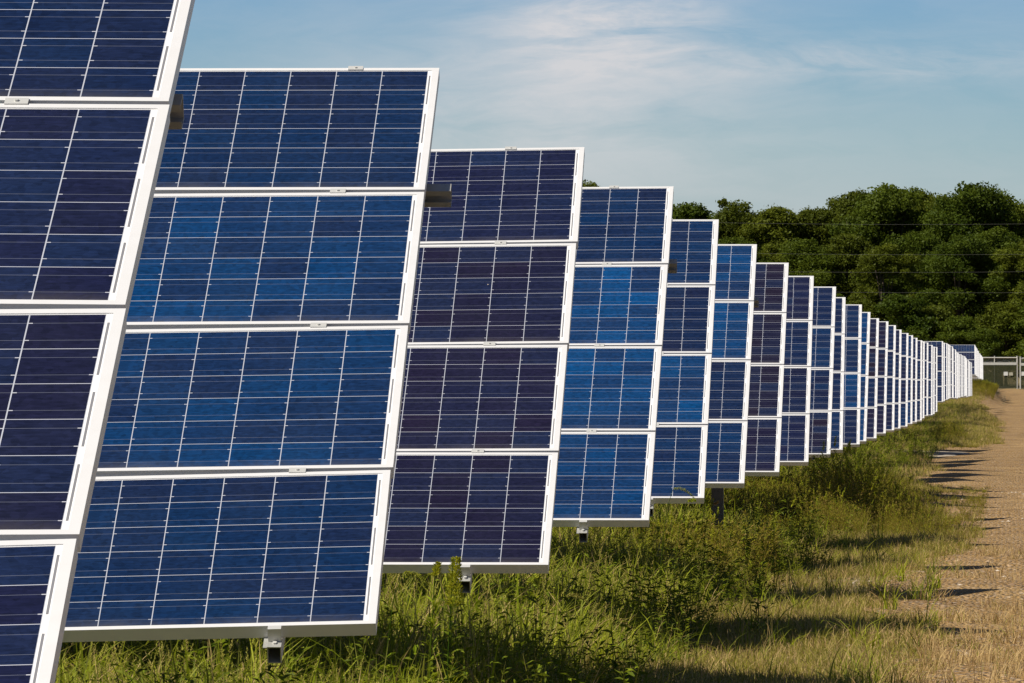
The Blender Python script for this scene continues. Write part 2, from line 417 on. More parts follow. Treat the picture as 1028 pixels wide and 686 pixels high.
ROLL = {0: (-.008, -.008, .006, .028), 1: (0, .006, .014, .024), 2: (.013, .010, .004, .0), 3: (.007, .004, 0, 0)}
NEAR = ['front solar array at the left edge, navy and purple panels',
        'second solar array from the front, four mid blue end panels, bottom clamp over the grass',
        'third solar array, all four end panels dark purple, goldenrod in front of its lowest panel',
        'fourth solar array, navy top end panel over three bright blue ones',
        'fifth solar array, bent foxtail before its mid blue bottom panel',
        'sixth solar array, two blue end panels over two navy ones, dark post under its corner',
        'seventh solar array, all four end panels blackish plum',
        'eighth solar array, dark indigo end panels right behind the blackish plum array',
        'ninth solar array, navy end panels above a plum bottom one']
GROUP = 'solar arrays lined up along the gravel road'
for k in range(25):
    Yc = 14.85 if k == 0 else 23.3 + 7.83*(k-1)
    if k < 16: Xt, Xb, Zc, hu = ROWS[k]
    else:
        j = random.uniform(-.02, .02); Xt, Xb = -1.945+j, -1.915+j
        Zc = float(np.interp(Yc, [132.9, 145, 202], [1.228, 1.175, 1.06])) + random.uniform(-.02, .02)
        hu = random.choice(['qnnn', 'nqqm', 'ppnq', 'mmnb', 'nnbn', 'qqpn'])
    lab = NEAR[k] if k < 9 else '%s solar array from the front, end panels %s on top, %s below' % (ORD[k], HUES[hu[0]], HUES[hu[3]])
    rolls = ROLL.get(k, tuple([random.uniform(-.004, .004)]*4))
    make_array(Xt, Xb, Yc, Zc, 4 if k < 12 else 3, hu, rolls, lab, GROUP,
               overhang={0: .002, 1: .075, 3: .04, 5: .03}.get(k, 0.0), roff=.29 if k == 1 else .335,
               detail=2 if k < 10 else 1, postoff={5: .25}.get(k, 2.4))
for n, (Y0, cnt, Ys, ym, where) in enumerate([
        (217.5, 24, [217, 246, 271, 287, 313, 342, 361, 400], [372.5, 373.4, 374.9, 376.8, 377, 378, 380, 380.5], 'raised middle cluster'),
        (440, 20, [440, 510, 590], [361.5, 367.4, 370.5], 'farthest cluster before the gate')]):
    for k in range(cnt):
        Yc = Y0 + 7.75*k; y = float(np.interp(Yc, Ys, ym)); Zc = 1.5+(365-y)*Yc/F + random.uniform(-.02, .02)
        j = random.uniform(-.03, .03)
        hu = random.choice(['nqnn', 'mqqn', 'ppnq', 'nmnn', 'qqpn'])
        lab = ('%s array of the %s, seen nearly edge on' % (ORD[k].replace('front', 'nearest'), where))
        make_array(-1.94+j, -1.91+j, Yc, Zc, 3 if k < 3 else 2, hu, (0, 0, 0, 0), lab, 'small distant solar arrays of the ' + where, detail=0)

# ------------------------------------------------------------------ sun and sky
SAZ, SEL = R(65), R(50)                       # 65 degrees to the left of straight behind the camera
sd = Vector((-math.sin(SAZ)*math.cos(SEL), -math.cos(SAZ)*math.cos(SEL), math.sin(SEL)))
sl = bpy.data.lights.new('sun', 'SUN'); sl.energy = 5.0; sl.angle = R(.5); sl.color = (1, .925, .80)
so = bpy.data.objects.new('sun', sl); C.objects.link(so); so.rotation_euler = sd.to_track_quat('Z', 'Y').to_euler(); so.location = (-30, -20, 40)
w = bpy.data.worlds.new('World'); scn.world = w; w.use_nodes = True; nt = w.node_tree; nt.nodes.clear()
wo = nt.nodes.new('ShaderNodeOutputWorld'); bg = nt.nodes.new('ShaderNodeBackground'); bg.inputs[1].default_value = .065
sky = nt.nodes.new('ShaderNodeTexSky'); sky.sky_type = 'NISHITA'; sky.sun_disc = False
sky.sun_elevation = SEL; sky.sun_rotation = math.atan2(sd.x, sd.y); sky.altitude = 50; sky.air_density = 1.0; sky.dust_density = .6; sky.ozone_density = 2.0
tc = nt.nodes.new('ShaderNodeTexCoord'); sx = N(nt, 'ShaderNodeSeparateXYZ'); L(nt, tc.outputs['Generated'], sx.inputs[0])
az = math_(nt, 'ARCTAN2', sx.outputs[0], sx.outputs[1]); el = sx.outputs[2]
# deepen the low sky a little, then lay thin streaky cirrus over it
blue = mix(nt, 1, sky.outputs[0], ramp(nt, math_(nt, 'MULTIPLY', el, 6), [(0, (.66, .76, .90)), (.18, (.56, .72, .93)), (.33, (.40, .58, .90)), (.6, (.27, .38, .58)), (1, (.21, .27, .36))]), 'MULTIPLY')
blue = mix(nt, 1, blue, (1.32, 1.44, 1.50), 'MULTIPLY')
cv = N(nt, 'ShaderNodeCombineXYZ'); L(nt, math_(nt, 'MULTIPLY', az, 14), cv.inputs[0]); L(nt, math_(nt, 'MULTIPLY', el, 62), cv.inputs[1])
wrp = noise(nt, cv.outputs[0], 1.3, 2, .5)
cv2 = N(nt, 'ShaderNodeCombineXYZ'); L(nt, math_(nt, 'MULTIPLY', az, 9), cv2.inputs[0]); L(nt, math_(nt, 'ADD', math_(nt, 'MULTIPLY', el, 48), math_(nt, 'MULTIPLY', wrp, 1.1)), cv2.inputs[1]); cv2.inputs[2].default_value = 3.7
c1 = noise(nt, cv2.outputs[0], 1.0, 6, .55)
cf = ramp(nt, c1, [(.44, 0.0), (.60, 1.0)])
def gauss(cu, su, ce, se):
    a = math_(nt, 'DIVIDE', math_(nt, 'SUBTRACT', az, cu), su); b = math_(nt, 'DIVIDE', math_(nt, 'SUBTRACT', el, ce), se)
    q = math_(nt, 'ADD', math_(nt, 'MULTIPLY', a, a), math_(nt, 'MULTIPLY', b, b))
    return math_(nt, 'POWER', 2.718, math_(nt, 'MULTIPLY', q, -1))
def azel(x, y): d = (fw*F + rt*(x-514) + up*(343-y)).normalized(); return math.atan2(d.x, d.y), d.z
A = azel(610, 22); B = azel(545, 110); D = azel(850, 62)
g1 = gauss(A[0], .0135, A[1], .0050); g2 = gauss(B[0], .028, B[1], .011); g3 = gauss(D[0], .030, D[1], .0026)
hzn = ramp(nt, math_(nt, 'MULTIPLY', el, 10), [(.05, .55), (.33, 0.0)])
cv3 = N(nt, 'ShaderNodeCombineXYZ'); L(nt, math_(nt, 'ADD', math_(nt, 'MULTIPLY', az, 26), math_(nt, 'MULTIPLY', wrp, 1.2)), cv3.inputs[0]); L(nt, math_(nt, 'ADD', math_(nt, 'MULTIPLY', el, 105), math_(nt, 'MULTIPLY', c1, 2.2)), cv3.inputs[1]); cv3.inputs[2].default_value = 1.4
cfine = ramp(nt, noise(nt, cv3.outputs[0], 1.0, 8, .62), [(.38, 0.0), (.60, 1.0)])
den = math_(nt, 'ADD', math_(nt, 'MULTIPLY', g1, math_(nt, 'ADD', .20, math_(nt, 'MULTIPLY', cfine, 1.1))), math_(nt, 'MULTIPLY', g2, math_(nt, 'ADD', .34, math_(nt, 'MULTIPLY', cfine, .42))))
den = math_(nt, 'ADD', den, math_(nt, 'MULTIPLY', g3, math_(nt, 'ADD', .12, math_(nt, 'MULTIPLY', cfine, .62))))
den = math_(nt, 'ADD', den, math_(nt, 'MULTIPLY', cfine, .12))
den = math_(nt, 'ADD', den, hzn, clamp=True)
skyc = mix(nt, math_(nt, 'MULTIPLY', den, .85), blue, (8.9, 8.6, 8.7))
L(nt, skyc, bg.inputs[0]); L(nt, bg.outputs[0], wo.inputs[0])
scn.view_settings.view_transform = 'Standard'; scn.view_settings.look = 'None'; scn.view_settings.gamma = 1; scn.view_settings.exposure = .30
scn.cycles.max_bounces = 6; scn.cycles.transparent_max_bounces = 4; scn.cycles.use_adaptive_sampling = True
# ------------------------------------------------------------------ ground cover
def leafmesh(name, quads, mats):
    """quads: list of (points(4 or 3), tint, dry, matindex)"""
    V = []; Fc = []; ti = []; dr = []; mi = []
    for pts, t, d, m in quads:
        b = len(V); V += pts; Fc.append(tuple(range(b, b+len(pts)))); ti += [t]*len(pts); dr += [d]*len(pts); mi.append(m)
    me = bpy.data.meshes.new(name); me.from_pydata([tuple(p) for p in V], [], Fc)
    for m in mats: me.materials.append(m)
    me.polygons.foreach_set('material_index', mi)
    for n, a in (('tint', ti), ('dry', dr)):
        at_ = me.attributes.new(n, 'FLOAT', 'POINT'); at_.data.foreach_set('value', a)
    me.update(); return me
def blade(q, x, y, h, wd, az, lean, tint, dry, segs=4, mi=0, droop=1.0):
    dx, dy = math.cos(az), math.sin(az)
    tw = az + math.pi/2 + random.uniform(-.9, .9); wx, wy = math.cos(tw), math.sin(tw)
    P = []
    for i in range(segs+1):
        t = i/segs; r = lean*h*t**1.8; z = h*(t - droop*.35*lean*t**3)
        ww = wd*.5*(1-t**2.2)
        P.append((Vector((x+dx*r-wx*ww, y+dy*r-wy*ww, z)), Vector((x+dx*r+wx*ww, y+dy*r+wy*ww, z))))
    for i in range(segs):
        a, b = P[i], P[i+1]
        if i == segs-1: q.append(([a[0], a[1], (b[0]+b[1])/2], tint, dry, mi))
        else: q.append(([a[0], a[1], b[1], b[0]], tint, dry, mi))
U = random.uniform
def leaf(q, p, d, ln, wd, tint, dry, mi=0):
    d = d.normalized(); s = d.cross(Vector((U(-.5, .5), U(-.5, .5), 1))).normalized(); n = s.cross(d)
    m = p + d*ln*.5 + n*ln*.08
    q.append(([p, m - s*wd*.5, p + d*ln - n*ln*.10, m + s*wd*.5], tint, dry, mi))
def seedhead(q, p, d, ln, wd, tint, dry, mi=0, n=26):
    for i in range(n):
        t = i/n; a = U(0, 6.28); o = Vector((math.cos(a), math.sin(a), .7))
        leaf(q, p + d*ln*t, (o + d*.6), wd*(1-.5*t)*U(.7, 1.2), wd*.35, tint, dry, mi)
def g_turf(s, dryness):
    random.seed(s); q = []
    for i in range(34):
        a = U(0, 6.28); r = .11*math.sqrt(U(0, 1)); dd = 1.0 if U(0, 1) < dryness else U(0, .3)
        blade(q, r*math.cos(a), r*math.sin(a), U(.05, .15), U(.003, .006), U(0, 6.28), U(.1, 1.0), U(0, 1), dd, 3)
    return leafmesh('turf_tuft', q, [M_OLIVE])
def g_tall(s, dryness):
    random.seed(100+s); q = []
    for i in range(24):
        a = U(0, 6.28); r = .08*math.sqrt(U(0, 1)); dd = 1.0 if U(0, 1) < dryness else U(0, .25)
        blade(q, r*math.cos(a), r*math.sin(a), U(.12, .48), U(.005, .016), U(0, 6.28), U(.15, 1.15), U(0, 1), dd, 4)
    for i in range(s % 2 + (s == 3)):
        a = U(0, 6.28); h = U(.35, .55); l = U(.1, .35); blade(q, 0, 0, h, .004, a, l, .8, U(.4, 1), 4)
        p = Vector((math.cos(a)*l*h, math.sin(a)*l*h, h*(1-.35*l))); seedhead(q, p, Vector((math.cos(a)*l*1.6, math.sin(a)*l*1.6, .8)).normalized(), .07, .016, .9, U(.3, .8), n=18)
    return leafmesh('grass_tuft', q, [M_GREEN])
def g_weed(s):
    random.seed(200+s); q = []
    for i in range(6):
        a = U(0, 6.28); h = U(.18, .42); l = U(.05, .5); x0, y0 = U(-.07, .07), U(-.07, .07)
        blade(q, x0, y0, h, .006, a, l, .3, .5, 3, droop=0)
        for k in range(16):
            t = U(.15, 1.0); p = Vector((x0+math.cos(a)*l*h*t**1.8, y0+math.sin(a)*l*h*t**1.8, h*t))
            b = U(0, 6.28); leaf(q, p, Vector((math.cos(b), math.sin(b), U(-.1, .8))), U(.025, .055), U(.006, .016), U(0, 1), U(0, .25))
    for i in range(8): blade(q, U(-.1, .1), U(-.1, .1), U(.12, .34), U(.004, .009), U(0, 6.28), U(.2, 1.1), U(.3, 1), U(0, .4), 4)
    return leafmesh('weed', q, [M_WEED])
def g_brush(s, gold=False):
    random.seed(300+s); q = []
    for i in range(7):
        a = U(0, 6.28); h = U(.5, 1.0); l = U(.05, .35); x0, y0 = U(-.1, .1), U(-.1, .1)
        blade(q, x0, y0, h, .007, a, l, .2, .9, 3, droop=0)
        for k in range(34):
            t = U(.12, 1.0); p = Vector((x0+math.cos(a)*l*h*t**1.8, y0+math.sin(a)*l*h*t**1.8, h*t))
            b = U(0, 6.28); leaf(q, p, Vector((math.cos(b), math.sin(b), U(.1, 1.2))), U(.04, .085), U(.008, .018), U(0, 1), U(0, .35) if U(0, 1) < .85 else 1)
        if gold and i < 3:
            p = Vector((x0+math.cos(a)*l*h, y0+math.sin(a)*l*h, h)); seedhead(q, p, Vector((math.cos(a)*.3, math.sin(a)*.3, 1)), .12, .04, U(0, .6), 0, 1, 22)
    return leafmesh('brush_plant', q, [M_BRUSH, M_GOLD])
def rock_mesh(s):
    r = random.Random(s); bm = bmesh.new(); bmesh.ops.create_icosphere(bm, subdivisions=1, radius=1)
    for v in bm.verts: v.co = Vector((v.co.x*r.uniform(.7, 1.2), v.co.y*r.uniform(.7, 1.2), v.co.z*r.uniform(.4, .75)))
    me = bpy.data.meshes.new('pebble'); bm.to_mesh(me); bm.free(); me.materials.append(M_ROCK); return me
m_, nt_, out_ = newmat('pebbles'); oi_ = N(nt_, 'ShaderNodeObjectInfo')
princ(nt_, out_, ramp(nt_, oi_.outputs['Random'], [(0, (.13, .085, .05)), (.4, (.28, .18, .10)), (.8, (.42, .30, .18)), (1, (.54, .48, .40))]), .9, 0, .2); M_ROCK = m_

def scatter(name, protos, X, Y, S, label, SZ=None, sink=0.0, tilt=.12):
    col = bpy.data.collections.new(name + ' kinds')
    for i, me in enumerate(protos): put('%s_kind' % name, me, coll=col)
    n = len(X); Z = ground(X, Y) - sink
    me = bpy.data.meshes.new(name); me.vertices.add(n)
    me.vertices.foreach_set('co', np.stack([X, Y, Z], -1).astype(np.float32).ravel())
    SZ = S if SZ is None else SZ
    rot = np.stack([rng.normal(0, tilt, n), rng.normal(0, tilt, n), rng.uniform(0, 6.283, n)], -1)
    a = me.attributes.new('rot', 'FLOAT_VECTOR', 'POINT'); a.data.foreach_set('vector', rot.astype(np.float32).ravel())
    a = me.attributes.new('scl', 'FLOAT_VECTOR', 'POINT'); a.data.foreach_set('vector', np.stack([S, S, SZ], -1).astype(np.float32).ravel())
    o = put(name, me); tag(o, label, 'ground cover', kind='stuff')
    g = bpy.data.node_groups.new(name, 'GeometryNodeTree')
    g.interface.new_socket('Geometry', in_out='INPUT', socket_type='NodeSocketGeometry'); g.interface.new_socket('Geometry', in_out='OUTPUT', socket_type='NodeSocketGeometry')
    gi, go = g.nodes.new('NodeGroupInput'), g.nodes.new('NodeGroupOutput')
    ip = g.nodes.new('GeometryNodeInstanceOnPoints'); ci = g.nodes.new('GeometryNodeCollectionInfo')
    ci.inputs['Collection'].default_value = col; ci.inputs['Separate Children'].default_value = True; ci.inputs['Reset Children'].default_value = True
    ip.inputs['Pick Instance'].default_value = True
    def attr(nm):
        a = g.nodes.new('GeometryNodeInputNamedAttribute'); a.data_type = 'FLOAT_VECTOR'; a.inputs[0].default_value = nm; return a.outputs[0]
    e2r = g.nodes.new('FunctionNodeEulerToRotation')
    g.links.new(gi.outputs[0], ip.inputs['Points']); g.links.new(ci.outputs[0], ip.inputs['Instance'])
    g.links.new(attr('rot'), e2r.inputs[0]); g.links.new(e2r.outputs[0], ip.inputs['Rotation']); g.links.new(attr('scl'), ip.inputs['Scale'])
    g.links.new(ip.outputs[0], go.inputs[0])
    md = o.modifiers.new('scatter', 'NODES'); md.node_group = g
    return o
def vnoise(X, Y, s, seed):
    r = np.random.default_rng(seed); T = r.random((64, 64)); x = X/s; y = Y/s
    xi = np.floor(x).astype(int); yi = np.floor(y).astype(int); fx = x-xi; fy = y-yi; fx = fx*fx*(3-2*fx); fy = fy*fy*(3-2*fy)
    g = lambda a, b: T[a % 64, b % 64]
    return (g(xi, yi)*(1-fx)+g(xi+1, yi)*fx)*(1-fy)+(g(xi, yi+1)*(1-fx)+g(xi+1, yi+1)*fx)*fy
def field(x0, x1, y0, y1, dens):
    n = int((x1-x0)*(y1-y0)*dens); return rng.uniform(x0, x1, n), rng.uniform(y0, y1, n)
def edge_x(Y): return np.interp(Y, [0, 34, 46, 62, 76, 84, 94, 108, 120, 150, 168, 178, 270, 290, 430, 450, 700], [-.5, -.55, -.85, -.62, -.58, -.85, -1.15, -1.3, -1.5, -1.75, -1.6, -.55, -.45, -1.1, -1.5, -.7, -.6]) + wig(Y)*.8
def sel(X, Y, p):
    k = rng.random(len(X)) < p; return X[k], Y[k]
# short olive turf
P = [field(-3.2, .5, 17, 66, 190), field(-4.2, .3, 66, 220, 70), field(-6, .1, 220, 430, 18), field(4.0, 9, 20, 150, 20)]
X = np.concatenate([p[0] for p in P]); Y = np.concatenate([p[1] for p in P])
e = edge_x(Y); pn = vnoise(X, Y, .7, 1)*.55 + vnoise(X, Y*.5, 2.3, 2)*.45
prob = np.clip((e + .25 - X)/.7, 0, 1)*np.clip((pn-.30)*3.2, .10, 1); prob = np.where(X > 3.5, .9, prob)
prob *= np.where((Y > 150) & (Y < 166) & (X > -3.2), .12, 1)
X, Y = sel(X, Y, prob); S = rng.uniform(.5, 1.05, len(X))*(1+np.clip(Y-60, 0, 200)/180)
scatter('turf', [g_turf(i, [.15, .35, .2, .65, .3][i]) for i in range(5)], X, Y, S, 'short olive and straw coloured turf between the arrays and the road', sink=.005)
# taller green grass round the array feet
P = [field(-8.5, -.4, 17, 66, 66), field(-6, -.4, 66, 215, 10), field(-5, -.9, 215, 430, 4), field(-14, -8.5, 10, 66, 5), field(4.8, 11, 15, 200, 6)]
X = np.concatenate([p[0] for p in P]); Y = np.concatenate([p[1] for p in P])
pn = vnoise(X, Y, 1.1, 3)*.5 + vnoise(X, Y*.6, 3.0, 4)*.5
w_ = np.clip((np.interp(Y, [30, 42, 50, 60], [-1.55, -1.95, -2.1, -1.5])-X + (pn-.5)*1.6)/.5, 0, 1)
prob = np.where(Y < 66, np.clip(w_, .025, 1), .75*np.clip((edge_x(Y)-.1-X)/.6, 0, 1)*np.clip((pn-.3)*3, .1, 1)); prob = np.where(X > 4, .8, prob)
prob *= np.where((Y > 100) & (Y < 172), .25, 1)
X, Y = sel(X, Y, prob); pn = vnoise(X, Y, 1.1, 3)
S = rng.uniform(.75, 1.25, len(X))*np.interp(X, [-2.9, -2.2, -1.7], [1.0, .8, .5])*np.where((X < -1.9) & (Y > 60), .8, 1)*np.where(Y < 29.5, .88, 1)
scatter('tall_grass', [g_tall(i, [.08, .2, .08, .35, .06, .15][i]) for i in range(6)], X, Y, S, 'knee high green grass with straw blades under the front arrays', SZ=S*rng.uniform(.8, 1.2, len(S)))
# leafy weeds
P = [field(-8, -1.3, 17, 66, 9), field(-5, -.5, 66, 215, 2)]
X = np.concatenate([p[0] for p in P]); Y = np.concatenate([p[1] for p in P])
pn = vnoise(X, Y, 1.4, 8); X, Y = sel(X, Y, np.clip((pn-.30)*3, 0, 1)*np.clip((-1.3-X)/.6, .0, 1)); S = rng.uniform(.7, 1.25, len(X))
scatter('leafy_weeds', [g_weed(i) for i in range(4)], X, Y, S, 'leafy green weeds growing among the tall grass')
# olive brush further along
P = [field(-3.2, -1.7, 49, 53.5, 14), field(-4.6, -.25, 66, 106, 34), field(-3.5, -.7, 168, 214, 9), field(-4.5, -.8, 425, 620, 9), field(-30, -2, 600, 645, 1.2), field(2.6, 12, 622, 650, 1.5)]
X = np.concatenate([p[0] for p in P]); Y = np.concatenate([p[1] for p in P])
pn = vnoise(X, Y*.5, 1.5, 12)
fall = np.clip((edge_x(Y) + .12 - X)/1.35, 0, 1)**1.15; front = np.clip((Y-66+(pn-.5)*3)/4, 0, 1)
hgt = np.where(X < -1.8, .36, .80)*(.14+.86*fall)*(.4+.6*front)*(.72+.5*pn)
back = np.clip((106-Y)/16, 0, 1); hgt = np.where(Y < 110, hgt*(.35+.65*back), hgt)
hgt = np.where((Y > 150) & (Y < 300), hgt*.6, hgt); hgt = np.where(Y > 400, .5*(.6+.6*pn), hgt)
hgt = np.where(Y < 55, .52*(.7+.5*pn), hgt)
keep = rng.random(len(X)) < np.where(Y < 110, np.clip(.25+fall, 0, 1), .9); X, Y, hgt = X[keep], Y[keep], hgt[keep]
scatter('brush', [g_brush(i, i % 2 == 1) for i in range(5)], X, Y, np.clip(hgt*1.05, .3, 1.2), 'waist high olive brush with yellow tops beside the gravel road', SZ=hgt)
# stones
X, Y = field(-2.2, 3.5, 30, 110, 150); Xb, Yb = field(-1.5, 4.4, 130, 300, 6); X = np.concatenate([X, Xb]); Y = np.concatenate([Y, Yb])
pn = vnoise(X, Y, .9, 21); X, Y = sel(X, Y, np.clip((pn-.2)*1.6, .05, 1)*np.clip((X-edge_x(Y)+1.0)/.8, .05, 1)); S = .005+.034*rng.random(len(X))**4
scatter('pebbles', [rock_mesh(i) for i in range(4)], X, Y, S, 'loose pale stones strewn over the gravel road')
# dry tufts straying onto the gravel
X, Y = field(-.7, 1.3, 30, 62, 18); pn = vnoise(X, Y*.8, .8, 33)
X, Y = sel(X, Y, np.clip((pn-.52)*3.5, 0, 1)); S = rng.uniform(.5, 1.2, len(X))
scatter('dry_tufts', [g_turf(20+i, .85) for i in range(3)], X, Y, S, 'dry straw tufts straying onto the edge of the gravel')

# single plants standing up in front of the arrays
def goldenrod(x, y, D, h0, label, s):
    p = at(x, y, D); g = gz(p.x, p.y); h = p.z-g; random.seed(s)
    r = empty('goldenrod', (p.x, p.y, g)); tag(r, label, 'wild plant', 'wild plants in front of the arrays')
    b = MB(); b.tube([(-.03, 0, 0), (-.02, .01, h*.5), (0, 0, h)], [.004, .003, .002], 5); put('stem', b.mesh('stem', M_WEED), r)
    q = []
    for k in range(60):
        t = U(.1, .8); a = U(0, 6.28); leaf(q, Vector((-.02*(1-t), 0, h*t)), Vector((math.cos(a), math.sin(a), U(.3, 1))), U(.04, .08), U(.008, .014), U(0, 1), U(0, .2))
    put('leaves', leafmesh('leaves', q, [M_WEED]), r)
    q = []
    for k in range(int(3200*h0)):
        t = U(0, 1); a = U(0, 6.28); rad = (.012+.030*(1-t))*U(.3, 1)*min(1, h0/.12)
        leaf(q, Vector((math.cos(a)*rad+.012*t, math.sin(a)*rad, h-h0+h0*t)), Vector((math.cos(a), math.sin(a), 1)), U(.010, .02), U(.006, .010), U(0, 1), 0)
    put('flower_plume', leafmesh('flower_plume', q, [M_GOLD]), r)
def foxtail(x, y, D, dirx, ln, label, s, dry=.2, bend=1.0):
    p = at(x, y, D); g = gz(p.x, p.y); h = p.z-g; random.seed(s)
    r = empty('foxtail_grass', (p.x-dirx*.06, p.y, g)); tag(r, label, 'wild grass', 'wild plants in front of the arrays')
    pts = [Vector((-dirx*.04, 0, 0)), Vector((-dirx*.01, 0, h*.5)), Vector((dirx*.02, 0, h*.85)), Vector((dirx*.06, 0, h))]
    b = MB(); b.tube(pts, [.0025, .002, .0016, .0014], 5); put('stem', b.mesh('stem', M_GREEN), r)
    q = []; n = 150
    for k in range(n):
        t = k/n; c = Vector((dirx*(.06+ln*t), 0, h+ln*(.25*t-bend*.75*t*t))); a = U(0, 6.28)
        leaf(q, c, Vector((dirx*.7, math.cos(a), math.sin(a))), U(.012, .020)*(1-.4*abs(t-.4)), .004, U(.3, 1), dry)
    put('seed_head', leafmesh('seed_head', q, [M_GREEN]), r)
    q = []
    for k in range(4): blade(q, U(-.02, .02), 0, h*U(.5, .95), .012, U(0, 6.28), U(.3, 1), U(0, 1), U(0, .3), 6)
    put('leaves', leafmesh('leaves', q, [M_GREEN]), r)
goldenrod(455, 561, 28.9, .19, 'goldenrod with a yellow plume before the lowest panel of the third array', 1)
goldenrod(437, 566, 29.0, .05, 'thin goldenrod bud just left of the fuller yellow plume', 2)
foxtail(676, 491, 44.6, 1, .13, 'bent green foxtail across the lowest panel of the fifth array', 3)
foxtail(405, 576, 28.8, 1, .10, 'small drooping foxtail under the left part of the third array', 4)
foxtail(568, 598, 35.0, 1, .13, 'arching foxtail below the right corner of the third array', 5, .5)
foxtail(690, 503, 44.0, 1, .05, 'short dark foxtail stub below the bent green one', 6, .0, .3)
foxtail(716, 506, 46.0, 1, .03, 'pale withered foxtail standing before the dark corner post', 7, 1.0, -.4)
foxtail(590, 615, 35.5, 1, .14, 'yellowish drooping foxtail right of the arching one', 8, .6)
foxtail(612, 622, 36.5, 1, .12, 'straw coloured foxtail, rightmost of the drooping ones', 9, .9)
foxtail(545, 640, 34.5, 1, .12, 'low foxtail near the bottom edge of the photo', 10, .3)

# ------------------------------------------------------------------ trees beyond the fence
def tree_meshes(seed, H, Rr, lobes, base, conical=0.0, leafsz=.17, n_leaf=12000, pine=False, mat=None):
    r = np.random.default_rng(seed); rr = random.Random(seed)
    cen = []
    for k in range(lobes):
        t = r.random()**.75; z = base + (H-base)*t
        prof = math.sin(math.pi*min(1, (.18+.82*t)))**.6 if not conical else (1-t)**.8+.08
        a = r.uniform(0, 6.283); R_ = Rr*prof*(1+.28*math.sin(2*a+seed)+.22*math.sin(3*a+2.3*seed+t*5)); d = R_*math.sqrt(r.random())*.95
        s = r.uniform(.6, 1.55)*(Rr/4.2)
        cen.append((d*math.cos(a), d*math.sin(a), min(z, H*(1-.10*abs(math.sin(a*1.5+seed)))-s*.75), s))
    for k in range(9):
        a = r.uniform(0, 6.283); t = r.uniform(.35, 1.02); q = Rr*r.uniform(.5, 1.15)*(1.15-.75*t); cen.append((q*math.cos(a), q*math.sin(a), base+(H-base)*t*.98, r.uniform(.4, .8)))
    cen.append((r.uniform(-.5, .5), r.uniform(-.5, .5), H-1.0, 1.1))
    big = np.array(cen); sub = []
    for c4 in big:
        for q in range(7):
            dd = r.normal(size=3); dd /= np.linalg.norm(dd); dd[2] = abs(dd[2])*.8 if q < 5 else dd[2]
            ss = c4[3]*r.uniform(.34, .72)
            sub.append((*(c4[:3] + dd*c4[3]*.72*np.array([1.15, 1.15, .85])), ss))
    cen = np.array(sub); cen[:, 2] = np.minimum(cen[:, 2], H - cen[:, 3]*.6); wts = cen[:, 3]**2; wts /= wts.sum()
    k = r.choice(len(cen), n_leaf, p=wts)
    d = r.normal(size=(n_leaf, 3)); d /= np.linalg.norm(d, axis=1)[:, None]
    rad = cen[k, 3]*(.35+.85*r.random(n_leaf)**.8)
    nub = 1 + .30*np.sin(d[:, 0]*7+k)*np.sin(d[:, 1]*6+2*k)*np.sin(d[:, 2]*5+3*k)
    rad = rad*nub
    c = cen[k, :3] + d*rad[:, None]*np.array([1.15, 1.15, .9])
    # leaf sprays: small bent quads facing mostly outwards and up
    nrm = d*.45 + r.normal(size=(n_leaf, 3))*.6 + np.array([0, 0, .3]); nrm /= np.linalg.norm(nrm, axis=1)[:, None]
    t1 = np.cross(nrm, r.normal(size=(n_leaf, 3))); t1 /= np.linalg.norm(t1, axis=1)[:, None]; t2 = np.cross(nrm, t1)
    s = leafsz*r.uniform(.5, 1.1, n_leaf)[:, None]; s2 = s*r.uniform(.35, .75, n_leaf)[:, None]
    V = np.stack([c - t1*s, c - t2*s2 + nrm*s*.15, c + t1*s, c + t2*s2 - nrm*s*.1], 1).reshape(-1, 3)
    me = bpy.data.meshes.new('crown'); me.vertices.add(len(V)); me.vertices.foreach_set('co', V.astype(np.float32).ravel())
    me.loops.add(len(V)); me.loops.foreach_set('vertex_index', np.arange(len(V), dtype=np.int32))
    me.polygons.add(n_leaf); me.polygons.foreach_set('loop_start', np.arange(0, len(V), 4, dtype=np.int32))
    me.update(calc_edges=True)
    lob = np.repeat(r.random(len(big)), 7)*.6 + r.random(len(cen))*.4; ti = np.clip(.72*lob[k] + .28*r.random(n_leaf), 0, 1)
    a = me.attributes.new('tint', 'FLOAT', 'POINT'); a.data.foreach_set('value', np.repeat(ti, 4).astype(np.float32))
    me.materials.append(mat)
    b = MB(); tr = H/55
    b.tube([(0, 0, -.4), (.05, 0, H*.3), (-.1, .1, H*.6), (0, 0, H*.88)], [tr*1.15, tr*.8, tr*.5, tr*.12], 8)
    for i in range(11):
        j = rr.randrange(len(cen)); z0 = rr.uniform(.2, .62)*H; e = cen[j]
        m = Vector((e[0]*.5, e[1]*.5, z0*.5+e[2]*.5+.3))
        b.tube([(0, 0, z0), m, (e[0], e[1], max(e[2], z0))], [tr*.4, tr*.24, tr*.08], 5)
    return me, b.mesh('trunk', M_BARK, smooth=True)
KIND = {
 'A': tree_meshes(1, 19, 5.2, 46, 3.0, n_leaf=46000, mat=M_TREE),
 'B': tree_meshes(2, 19, 4.6, 40, 2.5, n_leaf=43000, mat=M_TREE2),
 'C': tree_meshes(3, 19, 5.8, 52, 3.5, n_leaf=50000, mat=M_TREE),
 'D': tree_meshes(4, 19, 4.2, 38, 2.0, n_leaf=38000, mat=M_TREE2),
 'P': tree_meshes(5, 19, 3.2, 34, 3.0, conical=1, n_leaf=16000, leafsz=.2, mat=M_TREE),
 'S': tree_meshes(6, 9, 4.0, 30, .4, n_leaf=18000, leafsz=.17, mat=M_TREE2),
 'T': tree_meshes(7, 9, 3.6, 28, .4, n_leaf=18000, leafsz=.17, mat=M_TREE)}
